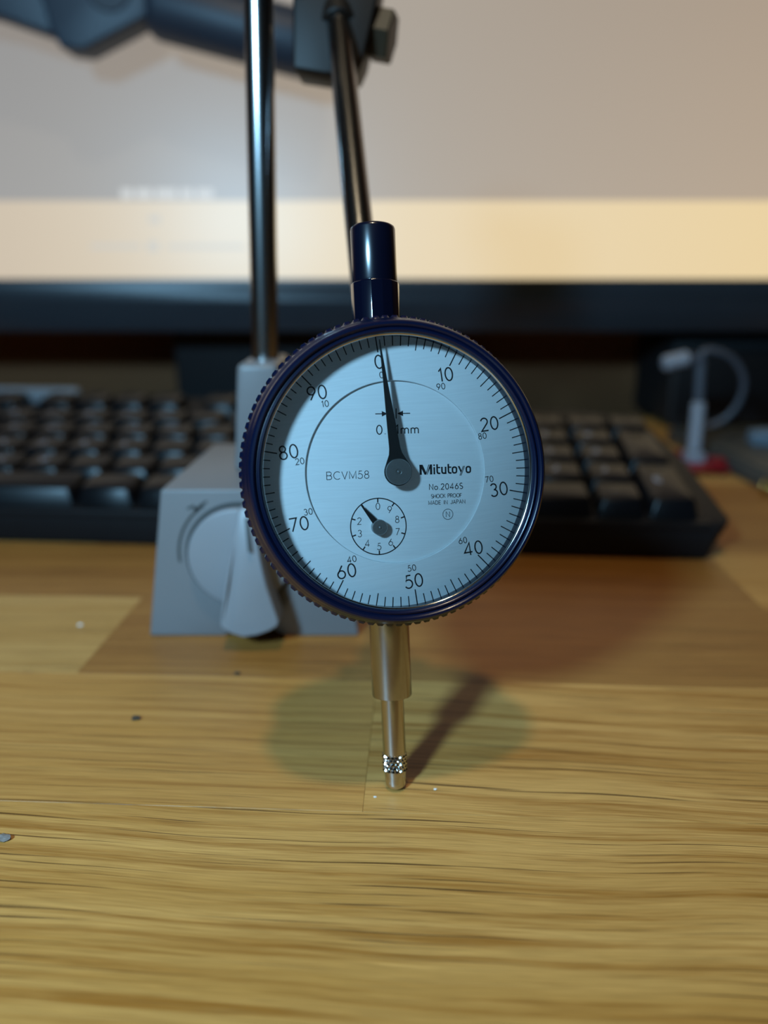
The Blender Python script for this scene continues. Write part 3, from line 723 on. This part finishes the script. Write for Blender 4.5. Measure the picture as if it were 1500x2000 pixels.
# revolution counter sub-dial
SX, SY = -3.62, -9.83
V = []; F = []; ribbon(V, F, arc(SX, SY, 5.2, 5.2, 0, 360, 72), 0.20, CI)
for k in range(10):
    a = R(k * 36); ribbon(V, F, [(SX + 4.45 * math.sin(a), SY + 4.45 * math.cos(a)), (SX + 5.2 * math.sin(a), SY + 5.2 * math.cos(a))], 0.24, CI)
flat('counter_scale', V, F, BLACK_INK, ctr)
for k in range(10):
    if k == 1: continue
    a = R(-k * 36); V = []; F = []; text_geo(V, F, str(k), SX + 3.72 * math.sin(a), SY + 3.72 * math.cos(a), 1.22, 0.125, CI); flat('counter_numeral', V, F, BLACK_INK, ctr)
# counter hand
def slab(name, poly2, w0, w1, m, parent, bev=0.0):
    return prism(name, poly2, lambda p: gl(p[0], p[1], w0), lambda p: gl(p[0], p[1], w1), m, parent, bev, 1)
hx, hy = -3.62, -9.90; tx, ty = -7.02, -5.6
d2 = Vector((tx - hx, ty - hy)).normalized(); p2 = Vector((-d2.y, d2.x))
def along(s, w): q = Vector((hx, hy)) + d2 * s + p2 * w; return (q.x, q.y)
ch = slab('counter_hand', [along(0, -.5), along(1.5, -.5), along(3.6, -.28), along(5.35, -.07), along(5.35, .07), along(3.6, .28), along(1.5, .5), along(0, .5)], 0.55, 0.72, HAND_BLACK, ga)
V, F = face_lathe([(1.42, -0.5), (1.42, 1.0), (1.3, 1.15), (0.45, 1.15), (0.4, 1.05), (0.2, 1.05), (0.15, 1.3), (0, 1.35)], 56, cx=hx, cy=hy); fixn(mesh_obj('counter_hub', V, F, STEEL_DARK, ch, True, 30))
# main hand: long taper, flared foot, round hub
ha = R(6.45); c_, s_ = math.cos(ha), math.sin(ha)
def hp(x, y): return (-0.12 + x * c_ - y * s_, 0.12 + x * s_ + y * c_)
left = [(-0.05, 23.9), (-0.20, 21.0), (-0.42, 16.0), (-0.75, 10.0), (-1.02, 4.4), (-1.22, 3.3), (-1.7, 2.3)]
pl = [hp(*p) for p in left] + [hp(2.55 * math.sin(R(a)), 2.55 * math.cos(R(a))) for a in range(-60, -301, -12)] + [hp(-x, y) for x, y in reversed(left)]
mh = slab('main_hand', pl, 1.75, 1.95, HAND_BLACK, ga)
V, F = face_lathe([(2.36, 1.9), (2.36, 2.45), (2.28, 2.55), (0.55, 2.55), (0.5, 2.42), (0.3, 2.42), (0.2, 2.6), (0, 2.65)], 80, cx=-0.12, cy=0.12); fixn(mesh_obj('hub', V, F, STEEL_DARK, mh, True, 30))
V, F = face_lathe([(1.0, -0.5), (1.0, 1.8)], 32, cx=-0.12, cy=0.12); fixn(mesh_obj('arbor', V, F, STEEL_DARK, mh, True, 30))
bpy.context.view_layer.update()
# holder gripping the back lug (part of the stand)
def gw(x, y, w): return DC + rot @ Vector((x, y, w))
o = prism('gauge_holder', [(-6, -8), (6, -8), (6, 16), (-6, 16)], lambda p: sl(gw(p[0] + 2, p[1], -24.2)), lambda p: sl(gw(p[0] + 2, p[1], -36)), CLAMP_DARK, st, 1.2, 2)
rod('holder_screw', sl(gw(-9, 0, -30)), sl(gw(13, 0, -30)), 3.2, DARK_STEEL, st, 20, 0.4)
rod('gauge_screw', sl(gw(0, 0, -22)), sl(gw(0, 0, -40)), 2.6, DARK_STEEL, st, 20, 0.4)

# ------------------------------------------------------------------ small things at the right
slab_ = empty('slate_grey_case', (250, 410, 0)); tag(slab_, 'flat slate grey case lying at the right edge of the desk', 'case')
prism('case_body', [(-66, -75), (80, -75), (80, 62), (-74, 62)], lambda p: (p[0], p[1], 0), lambda p: (p[0], p[1], 8), SLATE, slab_, 1.5, 3)
prism('case_lid', [(-64, -73), (78, -73), (78, 60), (-72, 60)], lambda p: (p[0], p[1], 8.2), lambda p: (p[0], p[1], 9.6), SLATE, slab_, 0.6, 2)
ice = empty('pale_blue_block', (212, 418, 9.6)); tag(ice, 'small pale blue block lying on the slate grey case', 'block')
box('block', (-9, -4, 0), (14, 6, 8), ICE, ice, 1.2, 3)
box('sleeve', (-3, -4.4, -0.0), (8, 6.4, 8.4), ICE, ice, 0.6, 2)
red = empty('red_circuit_board', (166, 405, 0)); tag(red, 'small red circuit board on the desk beside the grey case', 'circuit board')
box('board', (-13, -20, 2.2), (13, 26, 3.8), RED_PCB, red, 0.3)
for sx in (-10.5, 10.5):
    for sy in (-17, 23): rod('standoff', (sx, sy, 0), (sx, sy, 2.3), 1.8, BLACK_PL, red, 6, 0.1)
box('connector', (-4, -6, 3.8), (5, 4, 9), WHITE_PL, red, 0.6)
box('chip', (4, 10, 3.8), (11, 17, 5), BLACK_PL, red, 0.2)
box('red_plug', (5, -16, 3.8), (12, -8, 8), RED_PCB, red, 0.8)
cbl = empty('looped_lead', (167, 405, 9)); tag(cbl, 'grey looped lead with pale plugs above the red circuit board', 'lead')
rod('plug', (0, 0, 0), (0, 2, 26), 3.6, WHITE_PL, cbl, 24, 0.8)
rod('strain_relief', (0, 2, 26), (-1, 3, 46), 2.6, CABLE_GREY, cbl, 20, 0.5)
tube_path('cable', bez([(-1, 3, 45), (0, 3.5, 52), (8, 4, 52), (18, 6, 47), (25, 8, 37), (25, 10, 25), (19, 12, 15), (8, 13, 10), (2, 14, 8)]), 1.7, CABLE_GREY, cbl)
tube_path('cross_lead', bez([(0, 3, 47), (-6, 3, 49), (-10, 3, 49)]), 2.3, CABLE_GREY, cbl)
rod('side_plug', (-8, 3, 49), (-21, 2, 46), 4.0, WHITE_PL, cbl, 20, 1.0)
V = []; F = []
for i in range(40):
    for k in range(10):
        a = 2 * PI * i / 40; b = 2 * PI * k / 10; rr_ = 3.2 + 0.7 * math.cos(b); V.append((rr_ * math.cos(a), 0.7 * math.sin(b), 3.9 + rr_ * math.sin(a)))
for i in range(40):
    for k in range(10): F.append((i * 10 + k, ((i + 1) % 40) * 10 + k, ((i + 1) % 40) * 10 + (k + 1) % 10, i * 10 + (k + 1) % 10))
rg = mesh_obj('brass_ring', V, F, BRASS, None, True); fixn(rg); rg.location = (0.1845, 0.362, 0.0); rg.rotation_euler = (0, 0, R(20))
rg.location = (0.1800, 0.349, 0.0); tag(rg, 'tiny brass ring standing at the right edge beside the grey case', 'ring')

# crumbs on the desk
def crumb(loc, size, m, label, seed, flatten=0.5):
    bm = bmesh.new(); bmesh.ops.create_icosphere(bm, subdivisions=2, radius=1.0)
    r_ = random.Random(seed)
    for v in bm.verts:
        v.co *= r_.uniform(0.72, 1.15); v.co = Vector((v.co.x * size * 1.35, v.co.y * size, v.co.z * size * flatten)) * U
    zmin = min(v.co.z for v in bm.verts)
    for v in bm.verts: v.co.z -= zmin
    me = bpy.data.meshes.new('crumb'); bm.to_mesh(me); bm.free(); me.materials.append(m)
    o = bpy.data.objects.new('crumb', me); COL.objects.link(o); o.location = Vector(loc) * U
    tag(o, label, 'crumb', 'crumbs on the desk'); return o
crumb((-58.3, 158.2, 0), 0.85, CRUMB_DK, 'dark brown crumb on the bare oak left of the dial gauge', 1)
crumb((-38.4, 179.4, 0), 0.65, CRUMB_DK, 'dark crumb just in front of the grey magnetic base', 2)
crumb((-70.3, 117.9, 0), 1.0, CRUMB_GR, 'grey flake at the left edge of the desk in the foreground', 3)
crumb((10.4, 132.4, 0), 0.28, CRUMB_LT, 'white speck on the desk right of the steel tip', 4)
crumb((-1.8, 130.0, 0), 0.24, CRUMB_LT, 'white speck on the desk just in front left of the steel tip', 5)
crumb((-90.3, 208.5, 0), 0.6, CRUMB_LT, 'pale speck on the light stave left of the magnetic base', 6)
